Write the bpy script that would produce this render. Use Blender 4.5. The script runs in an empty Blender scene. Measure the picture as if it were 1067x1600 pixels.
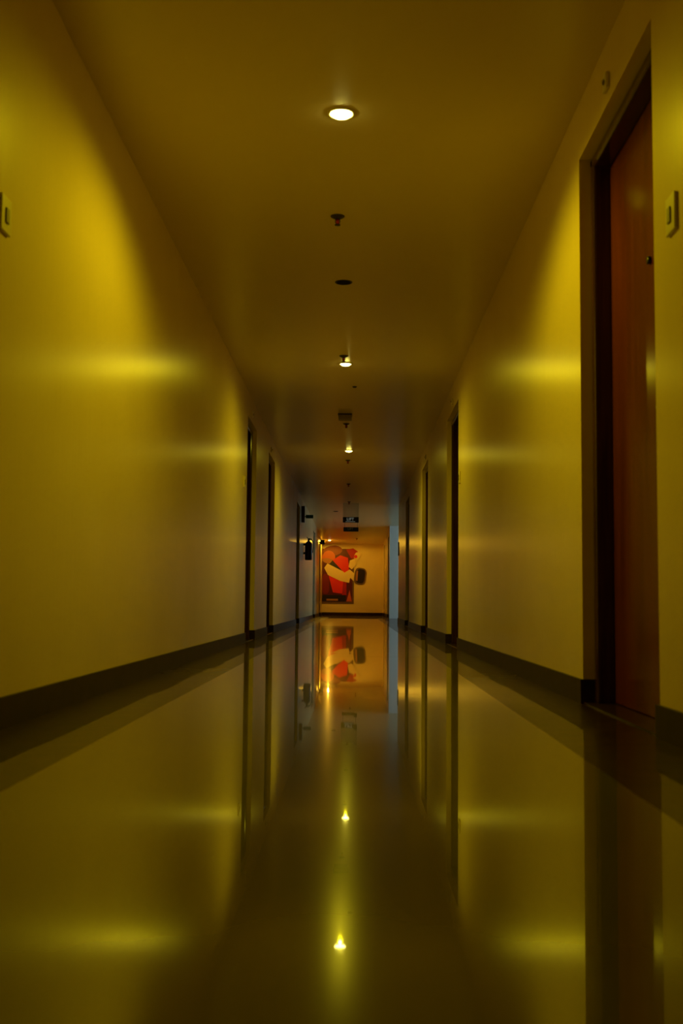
import bpy, bmesh, math, random
from mathutils import Vector, Matrix
C = bpy.context.scene
COL = C.collection
PI = math.pi

# ------------------------------------------------------------------ camera, world, light set-up
WL, WR, H = -1.0585, 0.9024, 2.44        # left wall, right wall, ceiling
HE, DB, DE = 2.29, 29.6, 36.0            # the ceiling comes down a little from DB to the end wall
L0, L1 = 23.5, 29.6                      # the lift lobby opens off the right wall between these
YB = -4.0                                # wall behind the camera
CAM = Vector((0, 0, .385))
YAW, PITCH, ROLL, FPX = -.01276, .08142, .00955, 1750.0

cam_d = bpy.data.cameras.new('camera')
cam = bpy.data.objects.new('camera', cam_d); COL.objects.link(cam)
fw = Vector((math.sin(YAW)*math.cos(PITCH), math.cos(YAW)*math.cos(PITCH), math.sin(PITCH)))
rt = Vector((math.cos(YAW), -math.sin(YAW), 0)); up = rt.cross(fw)
r2 = rt*math.cos(ROLL) + up*math.sin(ROLL); u2 = -rt*math.sin(ROLL) + up*math.cos(ROLL)
cam.matrix_world = Matrix(((r2.x, u2.x, -fw.x, CAM.x), (r2.y, u2.y, -fw.y, CAM.y), (r2.z, u2.z, -fw.z, CAM.z), (0, 0, 0, 1)))
cam_d.sensor_fit = 'VERTICAL'; cam_d.sensor_height = 36.0; cam_d.lens = 36.0*FPX/1600.0
cam_d.clip_start = .05; cam_d.clip_end = 200
cam_d.dof.use_dof = True; cam_d.dof.focus_distance = 30.0; cam_d.dof.aperture_fstop = 5.2
C.camera = cam

w = bpy.data.worlds.new('world'); C.world = w; w.use_nodes = True
w.node_tree.nodes['Background'].inputs[0].default_value = (.1, .13, .16, 1)
w.node_tree.nodes['Background'].inputs[1].default_value = .02
C.view_settings.view_transform = 'Standard'; C.view_settings.look = 'None'
C.view_settings.exposure = 0; C.view_settings.gamma = 1; C.view_settings.use_curve_mapping = False
cy = C.cycles
cy.max_bounces = 14; cy.diffuse_bounces = 8; cy.glossy_bounces = 6; cy.sample_clamp_indirect = 6.0
cy.use_denoising = True; cy.caustics_reflective = True

LAMP_COL = (1, .82, .006)
LAMP_W = 50.0
CONE = 165.0
TILT = -.055
END_COL = (1, .53, .03)
END_W = 54.0
LOBBY_COL = (.55, .85, 1.05)
LOBBY_E = 3.5

# ------------------------------------------------------------------ materials
def mat(name, col, rough=.5, spec=.5, coat=0, coat_r=.03, metal=0, emit=None, es=0):
    m = bpy.data.materials.new(name); m.use_nodes = True
    b = m.node_tree.nodes['Principled BSDF']
    b.inputs['Base Color'].default_value = (*col, 1); b.inputs['Roughness'].default_value = rough
    b.inputs['Specular IOR Level'].default_value = spec; b.inputs['Metallic'].default_value = metal
    b.inputs['Coat Weight'].default_value = coat; b.inputs['Coat Roughness'].default_value = coat_r
    if emit:
        b.inputs['Emission Color'].default_value = (*emit, 1); b.inputs['Emission Strength'].default_value = es
    return m
def nodes(m): return m.node_tree.nodes, m.node_tree.links, m.node_tree.nodes['Principled BSDF']
def mottle(m, c1, c2, scale=(1, 1, 1), sc=5.0, detail=5.0, lo=.35, hi=.65):
    n, l, b = nodes(m)
    t = n.new('ShaderNodeTexCoord'); mp = n.new('ShaderNodeMapping'); mp.inputs['Scale'].default_value = scale
    ns = n.new('ShaderNodeTexNoise'); ns.inputs['Scale'].default_value = sc; ns.inputs['Detail'].default_value = detail
    r = n.new('ShaderNodeValToRGB'); r.color_ramp.elements[0].position = lo; r.color_ramp.elements[1].position = hi
    r.color_ramp.elements[0].color = (*c1, 1); r.color_ramp.elements[1].color = (*c2, 1)
    l.new(t.outputs['Object'], mp.inputs[0]); l.new(mp.outputs[0], ns.inputs[0]); l.new(ns.outputs[0], r.inputs[0])
    l.new(r.outputs[0], b.inputs['Base Color'])
    return m
def bumpy(m, scale, sc, strength, dist):
    n, l, b = nodes(m)
    t = n.new('ShaderNodeTexCoord'); mp = n.new('ShaderNodeMapping'); mp.inputs['Scale'].default_value = scale
    ns = n.new('ShaderNodeTexNoise'); ns.inputs['Scale'].default_value = sc; ns.inputs['Detail'].default_value = 3
    bp = n.new('ShaderNodeBump'); bp.inputs['Strength'].default_value = strength; bp.inputs['Distance'].default_value = dist
    l.new(t.outputs['Object'], mp.inputs[0]); l.new(mp.outputs[0], ns.inputs[0]); l.new(ns.outputs[0], bp.inputs['Height'])
    l.new(bp.outputs[0], b.inputs['Normal'])
    return m
def tiled_level(m, tile, amp):
    """each slab is laid a hair out of level"""
    n, l, b = nodes(m)
    t = n.new('ShaderNodeTexCoord'); d = n.new('ShaderNodeVectorMath'); d.operation = 'DIVIDE'; d.inputs[1].default_value = (tile[0], tile[1], 1)
    fl = n.new('ShaderNodeVectorMath'); fl.operation = 'FLOOR'
    wn = n.new('ShaderNodeTexWhiteNoise'); wn.noise_dimensions = '3D'
    su = n.new('ShaderNodeVectorMath'); su.operation = 'SUBTRACT'; su.inputs[1].default_value = (.5, .5, .5)
    sc = n.new('ShaderNodeVectorMath'); sc.operation = 'MULTIPLY'; sc.inputs[1].default_value = (amp*.5, amp, 0)
    g = n.new('ShaderNodeNewGeometry'); ad = n.new('ShaderNodeVectorMath'); ad.operation = 'ADD'
    nm = n.new('ShaderNodeVectorMath'); nm.operation = 'NORMALIZE'
    l.new(t.outputs['Object'], d.inputs[0]); l.new(d.outputs[0], fl.inputs[0]); l.new(fl.outputs[0], wn.inputs['Vector'])
    l.new(wn.outputs['Color'], su.inputs[0]); l.new(su.outputs[0], sc.inputs[0])
    l.new(g.outputs['Normal'], ad.inputs[0]); l.new(sc.outputs[0], ad.inputs[1]); l.new(ad.outputs[0], nm.inputs[0])
    l.new(nm.outputs[0], b.inputs['Normal']); l.new(nm.outputs[0], b.inputs['Coat Normal'])
    return m
M = {}
M['wall'] = mottle(bumpy(mat('cream_gloss_paint', (.80, .68, .36), .27, .33), (1, 1, .10), 30, .14, .004), (.78, .62, .30), (.82, .66, .34), sc=1.5)
M['lobby'] = mat('white_paint', (.88, .89, .88), .45, .4)
M['ceiling'] = bumpy(mat('ceiling_paint', (.74, .60, .31), .3, .4), (.25, 1, 1), 5, .08, .004)
M['floor'] = tiled_level(mottle(mat('polished_cream_tile', (.3, .25, .15), .16, .045, .9, .02), (.16, .135, .075), (.205, .175, .10), (1, .6, 1), 2.2), (.65, .8), .0016)
M['border'] = tiled_level(mottle(mat('polished_brown_granite', (.03, .015, .008), .4, .1, .55, .02), (.02, .008, .004), (.042, .018, .009), sc=14), (.35, .6), .004)
M['skirt'] = mottle(mat('brown_granite_skirting', (.04, .02, .01), .4, .2), (.018, .008, .004), (.034, .016, .008), sc=14)
M['joint'] = mat('tile_joint', (.05, .035, .02), .6)
M['frame'] = mottle(mat('varnished_dark_wood', (.05, .02, .01), .12, .5), (.035, .012, .006), (.07, .026, .012), (14, 14, .8), 3)
M['leaf'] = mottle(mat('red_brown_veneer', (.16, .045, .02), .2, .28), (.10, .02, .007), (.16, .034, .011), (9, 9, .5), 2.5)
M['black'] = mat('black_plastic', (.01, .009, .008), .4)
M['steel'] = mat('brushed_steel', (.5, .48, .45), .3, metal=1)
M['plate'] = mat('ivory_plastic', (.72, .64, .4), .35)
M['button'] = mat('brown_button', (.2, .15, .07), .4)
M['lamp'] = mat('lit_diffuser', (.9, .85, .6), .4, emit=(1, .85, .16), es=30)
M['endlamp'] = mat('lit_diffuser_warm', (.9, .8, .6), .4, emit=(1, .8, .42), es=12)
M['ring'] = mat('lamp_ring', (.75, .68, .45), .35)
M['can'] = mat('dark_lamp_can', (.03, .022, .014), .5)
M['bronze'] = mat('sprinkler_metal', (.05, .036, .022), .5, .3)
M['fixture'] = mat('brown_grey_plastic', (.3, .23, .12), .5)
M['bulb'] = mat('red_glass_bulb', (.55, .03, .015), .12)
M['pane'] = mat('bright_frosted_glass', (.7, .75, .8), .4, emit=LOBBY_COL, es=LOBBY_E)
M['sign'] = mat('dark_sign_face', (.02, .02, .02), .35)
M['signback'] = mat('grey_sign_plate', (.22, .24, .24), .4)
M['letters'] = mat('pale_lettering_added_glow', (.92, .92, .88), .4, emit=(.9, .95, .8), es=.09)  # pale letters of an unlit sign; faint emission added to make them readable
M['acrylic'] = mat('clear_acrylic', (.8, .86, .86), .2)
M['acrylic'].node_tree.nodes['Principled BSDF'].inputs['Transmission Weight'].default_value = .9
M['acrylic'].node_tree.nodes['Principled BSDF'].inputs['IOR'].default_value = 1.15
M['letters_dim'] = mat('dim_lettering', (.4, .32, .2), .5)
M['green'] = mat('dark_green_sign', (.02, .12, .06), .4)
M['brownbox'] = mat('dark_brown_box', (.05, .022, .01), .5)
M['ext'] = mat('dark_red_enamel', (.05, .008, .006), .3)

# ------------------------------------------------------------------ mesh helpers
class MB:
    def __init__(s): s.bm = bmesh.new(); s.mats = []; s.k = 0
    def m(s, mt):
        if mt not in s.mats: s.mats.append(mt)
        s.k = s.mats.index(mt); return s
    def face(s, pts):
        f = s.bm.faces.new([s.bm.verts.new(p) for p in pts]); f.material_index = s.k; return f
    def box(s, x0, x1, y0, y1, z0, z1):
        v = [s.bm.verts.new((x, y, z)) for z in (z0, z1) for y in (y0, y1) for x in (x0, x1)]
        for q in ((0, 2, 3, 1), (4, 5, 7, 6), (0, 1, 5, 4), (2, 6, 7, 3), (0, 4, 6, 2), (1, 3, 7, 5)):
            f = s.bm.faces.new([v[i] for i in q]); f.material_index = s.k
        return s
    def lathe(s, prof, c=(0, 0, 0), axis='z', n=28, smooth=True):
        """prof: (radius, height) from bottom to top, closed where radius is 0"""
        rings = []
        for r, h in prof:
            ring = []
            for i in range(1 if r == 0 else n):
                a = 2*PI*i/n; p = (r*math.cos(a), r*math.sin(a), h)
                if axis == 'x': p = (p[2], p[0], p[1])
                if axis == 'y': p = (p[1], p[2], p[0])
                ring.append(s.bm.verts.new((p[0]+c[0], p[1]+c[1], p[2]+c[2])))
            rings.append(ring)
        for a, b in zip(rings, rings[1:]):
            for i in range(n):
                j = (i+1) % n
                q = [a[i % len(a)], a[j % len(a)], b[j % len(b)], b[i % len(b)]]
                q = list(dict.fromkeys(q))
                if len(q) > 2:
                    f = s.bm.faces.new(q); f.smooth = smooth; f.material_index = s.k
        return s
    def tube(s, pts, r, n=8):
        pts = [Vector(p) for p in pts]; rings = []
        for i, p in enumerate(pts):
            d = (pts[min(i+1, len(pts)-1)] - pts[max(i-1, 0)]).normalized()
            u = d.orthogonal().normalized(); v = d.cross(u)
            if rings:
                u = (lastu - d*lastu.dot(d)).normalized(); v = d.cross(u)
            lastu = u
            rings.append([s.bm.verts.new(p + (u*math.cos(2*PI*k/n) + v*math.sin(2*PI*k/n))*r) for k in range(n)])
        for a, b in zip(rings, rings[1:]):
            for k in range(n):
                f = s.bm.faces.new((a[k], a[(k+1) % n], b[(k+1) % n], b[k])); f.smooth = True; f.material_index = s.k
        for rg in (rings[0][::-1], rings[-1]):
            f = s.bm.faces.new(rg); f.material_index = s.k
        return s
    def prism(s, pts, y0, y1):
        """outline in x,z extruded along y"""
        a = [s.bm.verts.new((x, y0, z)) for x, z in pts]; b = [s.bm.verts.new((x, y1, z)) for x, z in pts]
        n = len(pts)
        fs = [s.bm.faces.new(a), s.bm.faces.new(b[::-1])] + [s.bm.faces.new((a[i], b[i], b[(i+1) % n], a[(i+1) % n])) for i in range(n)]
        for f in fs: f.material_index = s.k
        return s
    def build(s, name, mt=None, parent=None, bevel=0, loc=None):
        bmesh.ops.recalc_face_normals(s.bm, faces=s.bm.faces)
        me = bpy.data.meshes.new(name); s.bm.to_mesh(me); s.bm.free()
        for x in ([mt] if mt else s.mats): me.materials.append(x)
        o = bpy.data.objects.new(name, me); COL.objects.link(o)
        if parent: o.parent = parent
        if loc: o.location = loc
        if bevel:
            md = o.modifiers.new('bevel', 'BEVEL'); md.width = bevel; md.segments = 3; md.limit_method = 'ANGLE'
            md.harden_normals = False
        return o
def structure(o, label=None):
    o['kind'] = 'structure'
    if label: o['label'] = label
    return o
def tag(o, label, cat, group=None):
    o['label'] = label; o['category'] = cat
    if group: o['group'] = group
    return o
def empty(name, loc, rz=0):
    o = bpy.data.objects.new(name, None); COL.objects.link(o); o.location = loc; o.rotation_euler = (0, 0, rz)
    o.empty_display_size = .1
    return o
def copy_tree(o, parent=None):
    c = o.copy(); COL.objects.link(c)
    if parent: c.parent = parent
    for ch in [x for x in bpy.data.objects if x.parent == o]: copy_tree(ch, c)
    return c

# ------------------------------------------------------------------ openings (y from, y to) as seen along each wall
ZH = 2.205                               # top of every door opening
RIGHT = [(3.35, 4.47), (9.83, 11.08), (13.98, 15.20), (18.84, 20.10)]
RIGHT_FAR = [(29.98, 31.1), (33.95, 35.3)]
LEFT = [(10.80, 11.80), (13.45, 14.50), (20.06, 21.15), (28.05, 29.4), (32.9, 34.2)]
TH = .22                                 # wall thickness

# ------------------------------------------------------------------ structure
def wall_run(mb, x0, x1, y0, y1, opens, top):
    y = y0
    for a, b in opens:
        mb.box(x0, x1, y, a, 0, top); mb.box(x0, x1, a, b, ZH, top); y = b
    mb.box(x0, x1, y, y1, 0, top)
structure((lambda b: (wall_run(b, WL-TH, WL, YB, DE+.2, LEFT, H+.03), b.build('wall_left', M['wall']))[1])(MB()))
b = MB(); wall_run(b, WR, WR+TH, YB, L0, RIGHT, H+.03); wall_run(b, WR, WR+TH, L1, DE+.2, RIGHT_FAR, H+.03)
structure(b.build('wall_right', M['wall']))
b = MB(); b.box(WL-TH, WR+TH, DE, DE+.2, 0, H+.03); structure(b.build('wall_end', M['wall']))
b = MB(); b.box(WL-TH, WR+TH, YB-.2, YB, 0, H+.03); structure(b.build('wall_behind', M['wall']))
# lift lobby: near wall, far wall (the pale strip seen past the corner), outer wall with a window
XO = 4.6
b = MB(); b.box(WR+TH, XO, L0-.2, L0, 0, H+.03); structure(b.build('wall_lobby_near', M['lobby']))
b = MB(); b.box(WR+TH, XO, L1, L1+.2, 0, H+.03); b.box(WR, WR+TH, L1-.004, L1, 0, H); structure(b.build('wall_lobby_far', M['lobby']))
b = MB(); b.box(XO, XO+.2, L0-.2, L1+.2, 0, .8); b.box(XO, XO+.2, L0-.2, L1+.2, 2.2, H+.03)
b.box(XO, XO+.2, L0-.2, 26.1, .8, 2.2); b.box(XO, XO+.2, 29.1, L1+.2, .8, 2.2); structure(b.build('wall_lobby_outer', M['lobby']))
win = structure(empty('window_1', (XO+.08, 27.6, .8)), 'bright window of the lift lobby')
b = MB(); b.box(-.012, .012, -1.45, 1.45, .05, 1.35); b.build('pane', M['pane'], win)
b = MB()
for y in (-1.5, -.03, 1.44): b.box(-.04, .04, y, y+.06, 0, 1.4)
b.box(-.04, .04, -1.5, 1.5, 0, .06); b.box(-.04, .04, -1.5, 1.5, 1.34, 1.4); b.build('window_frame', M['steel'], win)

# floor: cream centre, dark borders, fine cross joint
BL, BR = -.709, .58
b = MB(); b.box(BL, BR, YB, 8.195, -.1, 0); b.box(BL, BR, 8.205, DE, -.1, 0)
b.box(WR+TH, XO, L0, L1, -.1, 0); structure(b.build('floor', M['floor']))
b = MB(); b.box(BL, BR, 8.195, 8.205, -.1, -.0005); structure(b.build('trim_1', M['joint']))
b = MB(); b.box(WL-TH, BL, YB, DE, -.1, 0); structure(b.build('trim_2', M['border']))
b = MB(); b.box(BR, WR+TH, YB, DE, -.1, 0); structure(b.build('trim_3', M['border']))

# ceiling with one round hole for the dark downlight
HX, HY, HR = -.09, 7.045, .05
b = MB(); q = .12
def slab(x0, x1, y0, y1, z): b.box(x0, x1, y0, y1, z, z+.12)
slab(WL-TH, WR+TH, YB-.2, HY-q, H); slab(WL-TH, WR+TH, HY+q, DB, H)
slab(WL-TH, HX-q, HY-q, HY+q, H); slab(HX+q, WR+TH, HY-q, HY+q, H)
n = 48; inner = []; outer = []
for i in range(n):
    a = 2*PI*i/n; c_, s_ = math.cos(a), math.sin(a); k = q/max(abs(c_), abs(s_))
    inner.append((HX+HR*c_, HY+HR*s_, H)); outer.append((HX+k*c_, HY+k*s_, H))
for i in range(n):
    j = (i+1) % n
    b.face([inner[i], outer[i], outer[j], inner[j]])
    b.face([inner[i], inner[j], (*inner[j][:2], H+.12), (*inner[i][:2], H+.12)])
slab(WR+TH, XO+.2, L0-.2, L1+.2, H)
zs = lambda y: H + (HE-H)*(y-DB)/(DE-DB)
b.face([(WL-TH, DB, H), (WR+TH, DB, H), (WR+TH, DE+.2, zs(DE+.2)), (WL-TH, DE+.2, zs(DE+.2))])
b.face([(WL-TH, DB, H+.12), (WR+TH, DB, H+.12), (WR+TH, DE+.2, H+.12), (WL-TH, DE+.2, H+.12)])
structure(b.build('ceiling', M['ceiling']))

# skirting, returned into the door reveals
ZB, TB, RV = .096, .012, .044
def skirting(name, xw, s, runs):
    """s = +1: the wall faces -x (right wall)"""
    b = MB()
    for y0, y1, r0, r1 in runs:
        xa, xb = xw, xw - s*TB
        b.box(min(xa, xb), max(xa, xb), y0 - (TB if r0 else 0), y1 + (TB if r1 else 0), 0, ZB)
        xc = xw + s*RV
        if r0: b.box(min(xa, xc), max(xa, xc), y0-TB, y0, 0, ZB)
        if r1: b.box(min(xa, xc), max(xa, xc), y1, y1+TB, 0, ZB)
    return structure(b.build(name, M['skirt']))
def runs(y0, y1, opens, e0=False, e1=False):
    o = []; y = y0; r = e0
    for a, c in opens: o.append((y, a, r, True)); y = c; r = True
    o.append((y, y1, r, e1)); return o
skirting('baseboard_left', WL, -1, runs(YB, DE-TB, LEFT))
skirting('baseboard_right', WR, 1, runs(YB, L0, RIGHT, False, True) + runs(L1, DE-TB, RIGHT_FAR))
b = MB(); b.box(WL, WR, DE-TB, DE, 0, ZB); structure(b.build('baseboard_end', M['skirt']))

# doors: jambs set back in the reveal, leaf behind, lever handle, viewer
def door(nm, xw, s, y0, y1, label):
    r = structure(empty(nm, (xw, (y0+y1)/2, 0)), label)
    W = (y1-y0)/2
    def bx(xa, xb, ya, yb, za, zb): return (min(s*xa, s*xb), max(s*xa, s*xb), ya, yb, za, zb)
    b = MB(); b.box(*bx(RV, TH-.01, -W, -W+.05, 0, ZH)); b.box(*bx(RV, TH-.01, W-.05, W, 0, ZH)); b.box(*bx(RV, TH-.01, -W, W, ZH-.05, ZH))
    b.build('door_frame', M['frame'], r, bevel=.014)
    b = MB(); b.box(*bx(.115, .155, -W+.052, W-.052, .008, ZH-.052)); leaf = b.build('door_leaf', M['leaf'], r, bevel=.003)
    yh = W-.085
    b = MB()
    b.lathe([(0, -.006), (.026, -.006), (.026, .006), (0, .006)], (s*.109, -yh, 1.02), 'x', 20)
    b.tube([(s*.112, -yh, 1.02), (s*.066, -yh, 1.02), (s*.062, -yh+.02, 1.02), (s*.062, -yh+.12, 1.02)], .009)
    b.build('door_handle', M['steel'], leaf)
    b = MB(); b.lathe([(0, -.006), (.014, -.006), (.014, .004), (0, .004)], (s*.110, -.085, 1.585), 'x', 16)
    b.build('door_viewer', M['black'], leaf)
    b = MB(); b.box(*bx(0, TH, -W, W, 0, .006)); b.build('threshold', M['border'], r)
    return r
words_r = ['tall red-brown door in dark frame nearest on the right wall', 'second dark door along the right wall', 'third dark door along the right wall',
           'fourth dark door along the right wall, just before the lift lobby']
words_rf = ['dark door on the right just past the lift lobby', 'last dark door on the right beside the end wall']
words_l = ['first dark door along the left wall', 'second dark door along the left wall', 'third dark door on the left, just before the fire extinguisher',
           'dark door on the left just past the fire extinguisher', 'last door on the left beside the poster']
k = 1
DOORS = [(WR, 1, o, t) for o, t in zip(RIGHT, words_r)] + [(WR, 1, o, t) for o, t in zip(RIGHT_FAR, words_rf)] + [(WL, -1, o, t) for o, t in zip(LEFT, words_l)]
for xw, s, (y0, y1), t in DOORS:
    door('door_%d' % k, xw, s, y0, y1, t); k += 1

# ------------------------------------------------------------------ lit downlights
def downlight(x, y, z, label, lm, col, watt, cone, tilt=(0, 0), blend=.5):
    r = tag(empty('ceiling_downlight', (x, y, z)), label, 'ceiling light', 'lit downlights')
    b = MB(); b.lathe([(.046, 0), (.046, -.006), (.050, -.009), (.056, -.007), (.058, 0)], n=40); b.build('trim_ring', M['ring'], r)
    b = MB(); b.lathe([(0, -.022), (.018, -.021), (.034, -.016), (.046, -.006), (.046, -.001), (0, -.001)], n=40); b.build('diffuser', lm, r)
    ld = bpy.data.lights.new('downlight_beam', 'SPOT'); ld.energy = watt; ld.color = col; ld.spot_size = math.radians(cone); ld.spot_blend = blend
    ld.shadow_soft_size = .016
    lo = bpy.data.objects.new('downlight_beam', ld); COL.objects.link(lo); lo.parent = r; lo.location = (0, 0, -.042); lo.rotation_euler = (tilt[0], tilt[1], 0)
    return r
downlight(-.075, 4.553, H, 'large bright round downlight nearest the camera', M['lamp'], LAMP_COL, LAMP_W, CONE, (TILT, 0))
downlight(-.098, 9.488, H, 'lit round downlight right behind a sprinkler head, second from the camera', M['lamp'], LAMP_COL, LAMP_W*1.1, 176, blend=1.0)
downlight(-.100, 14.983, H, 'small lit downlight, third along the ceiling, beyond the square fixture', M['lamp'], LAMP_COL, LAMP_W*1.1, 176, blend=1.0)
downlight(-.80, 34.5, zs(34.5), 'tiny lit downlight above the poster at the corridor end', M['endlamp'], END_COL, END_W, 180, blend=.15)

# dark downlight: an open can in the ceiling hole
r = tag(empty('recessed_downlight', (HX, HY, H)), 'unlit dark round downlight hole between the first two lit lamps', 'ceiling light')
b = MB(); b.lathe([(.049, .0), (.049, .11), (0, .11)], n=40); b.build('lamp_can', M['can'], r)
b = MB(); b.lathe([(.048, .002), (.048, -.003), (.053, -.004), (.056, -.002), (.056, 0)], n=40); b.build('trim_ring', M['can'], r)
b = MB(); b.lathe([(0, .03), (.012, .03), (.02, .045), (.022, .1), (0, .1)], (-.022, 0, 0)); b.build('bulb_holder', M['bronze'], r)
# another far along, near the lift sign
r = tag(empty('recessed_downlight', (-.45, 25.0, H)), 'small dark unlit fitting in the far ceiling left of the LIFT sign', 'ceiling light')
b = MB(); b.lathe([(0, -.004), (.04, -.004), (.045, -.010), (.055, -.008), (.056, 0)], n=32); b.build('trim_ring', M['can'], r)
# square surface fixture
r = tag(empty('square_ceiling_fixture', (-.125, 12.1, H)), 'square unlit box fitted to the ceiling between second and third lit lamps', 'ceiling light')
b = MB(); b.box(-.077, .077, -.077, .077, -.012, 0); b.build('back_plate', M['can'], r)
b = MB(); b.box(-.072, .072, -.072, .072, -.058, -.012); b.build('housing', M['fixture'], r, bevel=.004)
# small detector
o = MB().lathe([(0, -.012), (.014, -.012), (.02, -.006), (.022, 0)], n=20).build('ceiling_sensor', M['can'], loc=(-.021, 10.51, H))
tag(o, 'tiny dark sensor dot on the ceiling just beyond the second lit lamp', 'sensor')

# sprinklers
def sprinkler():
    r = empty('sprinkler_head', (0, 0, 0))
    b = MB(); b.lathe([(.012, -.016), (.02, -.013), (.034, -.006), (.038, -.002), (.038, 0)], n=32); b.build('escutcheon', M['bronze'], r)
    b = MB(); b.lathe([(.010, -.018), (.012, -.008), (.008, -.008)], n=16); b.tube([(.010, 0, -.016), (.013, 0, -.030), (.005, 0, -.046)], .002, 6); b.tube([(-.010, 0, -.016), (-.013, 0, -.030), (-.005, 0, -.046)], .002, 6)
    b.build('body', M['bronze'], r)
    b = MB(); b.lathe([(0, -.044), (.006, -.043), (.0095, -.034), (.0095, -.026), (.006, -.017), (0, -.016)], n=12); b.build('glass_bulb', M['bulb'], r)
    b = MB(); b.lathe([(0, -.050), (.015, -.050), (.015, -.046), (0, -.046)], n=20); b.build('deflector', M['bronze'], r)
    return r
SP = [(-.110, 5.817, H, 'sprinkler head with red bulb nearest the camera, between lit lamp and dark hole'),
      (-.111, 9.189, H, 'sprinkler head just in front of the second lit lamp'),
      (-.117, 12.72, H, 'sprinkler head just behind the square ceiling box'),
      (-.119, 15.999, H, 'sprinkler head just behind the third lit lamp'),
      (-.128, 19.2, H, 'small sprinkler head in the dark ceiling, second behind the third lit lamp'),
      (-.135, 22.61, H, 'far sprinkler head just in front of the LIFT sign'),
      (-.11, 30.3, zs(30.3), 'far sprinkler head just below and behind the LIFT signs'),
      (.04, 33.7, zs(33.7), 'farthest sprinkler head, nearest the end wall')]
proto = sprinkler()
for i, (x, y, z, t) in enumerate(SP):
    o = proto if i == 0 else copy_tree(proto)
    o.location = (x, y, z); tag(o, t, 'sprinkler', 'sprinkler heads along the ceiling')

# bell plates beside the doors and small indicator units above them
def bell_plate():
    r = empty('bell_switch', (0, 0, 0))
    b = MB(); b.box(-.011, 0, -.045, .045, -.055, .055); b.build('cover_plate', M['plate'], r, bevel=.004)
    b = MB(); b.box(-.016, -.011, -.014, .014, -.026, .02); b.build('push_button', M['button'], r, bevel=.002)
    return r
BP = [(WR, 1, 3.14, 1.505, 'cream bell switch plate right of the nearest right-hand door'),
      (WL, -1, 3.245, 1.53, 'cream switch plate at the left edge of the picture'),
      (WR, 1, 9.66, 1.485, 'small bell switch plate beside the second right-hand door'),
      (WL, -1, 10.5, 1.52, 'small bell switch plate beside the first left-hand door')]
proto = bell_plate()
for i, (x, s, y, z, t) in enumerate(BP):
    o = proto if i == 0 else copy_tree(proto)
    o.location = (x, y, z); o.rotation_euler = (0, 0, 0 if s > 0 else PI); tag(o, t, 'switch', 'bell switch plates')
def indicator():
    r = empty('door_indicator', (0, 0, 0))
    b = MB(); b.box(-.014, 0, -.03, .03, -.03, .03); b.build('housing', M['plate'], r, bevel=.004)
    b = MB(); b.lathe([(0, -.022), (.008, -.020), (.011, -.013), (0, -.013)], axis='x', n=16); b.build('lens', M['button'], r)
    return r
IN = [(WR, 1, 3.94, 'small indicator unit above the nearest right-hand door'), (WR, 1, 10.4, 'small indicator unit above the second right-hand door'),
      (WR, 1, 14.4, 'small indicator unit above the third right-hand door'), (WL, -1, 11.2, 'small indicator unit above the first left-hand door'),
      (WL, -1, 13.8, 'small indicator unit above the second left-hand door')]
proto = indicator()
for i, (x, s, y, t) in enumerate(IN):
    o = proto if i == 0 else copy_tree(proto)
    o.location = (x, y, 2.28); o.rotation_euler = (0, 0, 0 if s > 0 else PI); tag(o, t, 'indicator', 'indicator units above the doors')

# ------------------------------------------------------------------ hanging signs
def text_mesh(txt, size, mt, parent, loc, name='lettering', spacing=1.1):
    cu = bpy.data.curves.new(name, 'FONT'); cu.body = txt; cu.size = size; cu.extrude = .0015; cu.align_x = 'CENTER'; cu.align_y = 'CENTER'
    cu.space_character = spacing; cu.offset = .002
    t = bpy.data.objects.new(name, cu); COL.objects.link(t)
    bpy.context.view_layer.update()
    me = bpy.data.meshes.new_from_object(t.evaluated_get(bpy.context.evaluated_depsgraph_get()))
    bpy.data.objects.remove(t); me.materials.clear(); me.materials.append(mt)
    o = bpy.data.objects.new(name, me); COL.objects.link(o); o.parent = parent; o.location = loc; o.rotation_euler = (PI/2, 0, 0)
    return o
def at(px, py, y):
    """a point of the place at depth y, from the lines of the corridor"""
    d = r2*(px-533.5) - u2*(py-800) + fw*FPX
    return CAM + d*(y/d.y)
def sign(y, px, py, w_, h_, label, lm, arrow):
    p = at(px, py, y); r = tag(empty('hanging_sign', p), label, 'sign')
    b = MB(); b.box(-w_/2, w_/2, 0, .02, -h_/2, h_/2); b.build('sign_board', M['sign'], r, bevel=.003)
    if arrow:
        b = MB(); b.box(-w_/2, w_/2, .006, .014, h_/2, H-p.z); b.build('hanger_plate', M['acrylic'], r)
    else:
        for x in (-w_*.42, w_*.42): b = MB(); b.tube([(x, .01, h_/2), (x, .01, H-p.z)], .003, 8); b.build('hanger_rod', M['bronze'], r)
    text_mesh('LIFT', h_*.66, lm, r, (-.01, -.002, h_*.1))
    if arrow:
        b = MB(); b.box(-w_*.33, w_*.28, -.003, 0, -h_*.36, -h_*.28); b.build('underline', lm, r)
    return r
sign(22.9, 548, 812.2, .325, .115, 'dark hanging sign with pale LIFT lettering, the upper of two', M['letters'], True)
sign(24.3, 548.3, 827.2, .325, .095, 'dim dark hanging sign just below the LIFT sign', M['letters_dim'], False)

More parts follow.
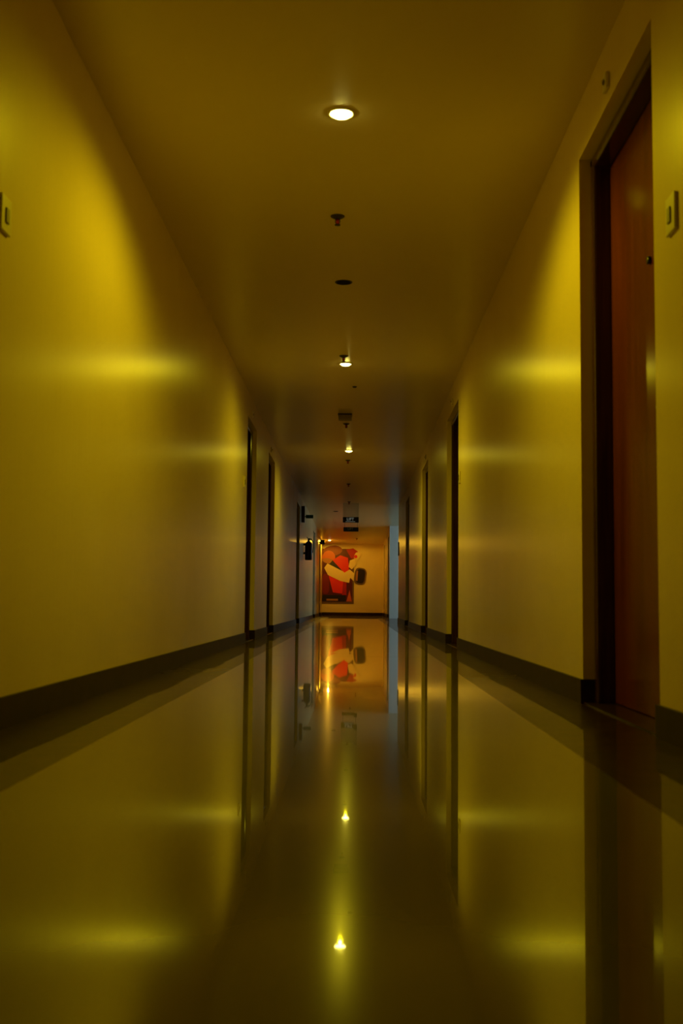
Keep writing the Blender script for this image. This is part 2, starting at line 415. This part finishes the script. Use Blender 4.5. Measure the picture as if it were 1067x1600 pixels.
# ------------------------------------------------------------------ left wall fittings far along
p = at(480.5, 861, 23.2)
r = tag(empty('fire_extinguisher', (WL, 22.9, 1.26)), 'dark fire extinguisher hung high on the left wall', 'fire extinguisher')
b = MB(); b.lathe([(0, 0), (.066, 0), (.075, .012), (.075, .31), (.066, .35), (.04, .375), (.022, .385), (.022, .40), (0, .40)], (.10, 0, 0), n=28); b.build('cylinder', M['ext'], r)
b = MB(); b.lathe([(0, .395), (.02, .395), (.02, .43), (.012, .44), (0, .44)], (.10, 0, 0), n=16)
b.tube([(.08, 0, .43), (.11, 0, .445), (.17, 0, .425)], .008); b.tube([(.09, 0, .44), (.06, 0, .47)], .007); b.build('valve', M['black'], r)
b = MB(); b.tube([(.12, 0, .42), (.17, 0, .41), (.195, 0, .35), (.195, 0, .24), (.18, 0, .15)], .009); b.build('hose', M['black'], r)
for z in (.12, .30): b = MB(); b.box(0, .03, -.05, .05, z, z+.04); b.build('wall_bracket', M['black'], r)

o = MB(); o.box(0, .06, -.06, .06, -.16, .16); o = o.build('alarm_box', M['brownbox'], bevel=.006, loc=(WL, 21.9, 2.12)); tag(o, 'dark brown upright box high on the left wall above the extinguisher', 'alarm box')
r = tag(empty('exit_sign', (WL, 22.6, 2.13)), 'small green sign sticking out from the left wall above the extinguisher', 'sign')
b = MB(); b.box(.05, .20, -.012, .012, -.035, .035); b.build('sign_panel', M['green'], r, bevel=.002)
b = MB(); b.box(0, .05, -.008, .008, -.01, .01); b.build('mounting_arm', M['bronze'], r)
r = tag(empty('wall_camera', (WL, 32.2, 2.14)), 'small black camera box on the left wall beside the far lamp', 'camera')
b = MB(); b.box(.05, .17, -.08, .08, -.07, .06); b.build('housing', M['black'], r, bevel=.008)
b = MB(); b.tube([(0, 0, .0), (.06, 0, 0)], .015); b.build('wall_arm', M['black'], r)
b = MB(); b.lathe([(0, -.012), (.03, -.012), (.034, 0)], (.11, -.08, -.005), 'y', 16); b.build('lens', M['black'], r)
o = MB(); o.box(-.02, 0, -.05, .05, -.14, .14); o = o.build('wall_control_panel', M['black'], bevel=.003, loc=(WR, 23.2, 1.52)); tag(o, 'small dark upright panel at the right wall corner before the lobby', 'control panel')

# ------------------------------------------------------------------ poster on the end wall: plain shapes in red, orange and cream
KX = DE/FPX
def PX(x): return (x-554.5)*KX
def PZ(y): return .385+(943-y)*KX
def pm(n, c): return mat('print_'+n, c, .45, .35)
INK = dict(maroon=pm('maroon', (.10, .008, .006)), edge=pm('edge', (.16, .09, .035)), orange=pm('orange', (.62, .12, .015)), brown=pm('brown', (.28, .05, .012)),
           red=pm('red', (.72, .022, .012)), deep=pm('deep_red', (.38, .012, .01)), cream=pm('cream', (.80, .62, .30)), black=pm('black', (.018, .010, .008)),
           tan=pm('tan', (.42, .17, .04)), wine=pm('wine', (.20, .012, .018)))
def ell(cx, cy, rx, ry, rot=0, n=28, p=2.0):
    o = []
    for i in range(n):
        a = 2*PI*i/n; c, s = math.cos(a), math.sin(a)
        x = rx*abs(c)**(2/p)*(1 if c >= 0 else -1); y = ry*abs(s)**(2/p)*(1 if s >= 0 else -1)
        t = math.radians(rot); o.append((cx+x*math.cos(t)-y*math.sin(t), cy+x*math.sin(t)+y*math.cos(t)))
    return o
poster = tag(empty('cutout_poster', (PX(527), DE, PZ(943.5))), 'red, orange and cream cut-out poster of plain shapes on the end wall', 'poster')
lay = [0]
def shape(mb, pts, ink, t=None):
    """one printed patch; later ones lie a hair over earlier ones"""
    lay[0] += 1
    y0 = -.012 - lay[0]*.0006
    mb.m(INK[ink]).prism([(PX(x)-PX(527), PZ(y)-PZ(943.5)) for x, y in pts], y0, -.001 if t is None else t)
b = MB()
shape(b, [(503, 858), (552.5, 858), (552.5, 943.5), (503, 943.5)], 'edge')
shape(b, [(503, 858), (550, 858), (550, 940.5), (503, 940.5)], 'maroon')
b.build('backing_board', parent=poster)
b = MB()
shape(b, ell(519, 861, 15, 8, -6), 'brown')
shape(b, ell(513, 871, 10, 10, 0), 'orange')
shape(b, ell(512, 877, 9, 4, 10), 'tan')
shape(b, ell(508.5, 913, 5.5, 16, 0, p=3), 'wine')
shape(b, [(513, 900), (538, 903), (535, 928), (520, 926)], 'red')
shape(b, [(536, 908), (541, 908), (541, 930), (534, 932)], 'deep')
shape(b, [(503, 930), (540, 930), (540, 940), (503, 940)], 'black')
shape(b, [(519, 876), (531, 868), (543, 872), (546, 902), (529, 900), (514, 888)], 'red')
shape(b, [(514, 882), (519, 876), (534, 892), (533, 899)], 'black')
shape(b, [(506, 888), (511, 881), (535, 893), (547, 902), (545, 911), (531, 908), (512, 899)], 'cream')
shape(b, [(538, 895), (546, 890), (556, 899), (553, 909)], 'cream')
shape(b, [(510, 936), (510, 939), (528, 939), (528, 936)], 'tan')
shape(b, [(546, 922), (549.5, 940), (541, 940)], 'orange')
b.build('printed_shapes', parent=poster)
b = MB()
shape(b, [(540, 859), (551, 857), (558, 862), (557, 873), (548, 873)], 'deep')
shape(b, ell(557.5, 869, 4.6, 5.6, 25, p=3), 'cream')
shape(b, [(546, 876), (554, 873), (556, 883), (549, 890), (544, 886)], 'cream')
shape(b, ell(555, 870, 2.6, 2.6, 0), 'red')
shape(b, ell(562, 900.5, 9, 13, 8, p=3.4), 'edge')
shape(b, ell(562.6, 900.5, 6.8, 11, 8, p=3.4), 'black')
shape(b, [(556.5, 893), (559, 892), (558, 908), (555.5, 907)], 'tan')
b.build('cutout_panel', parent=poster)
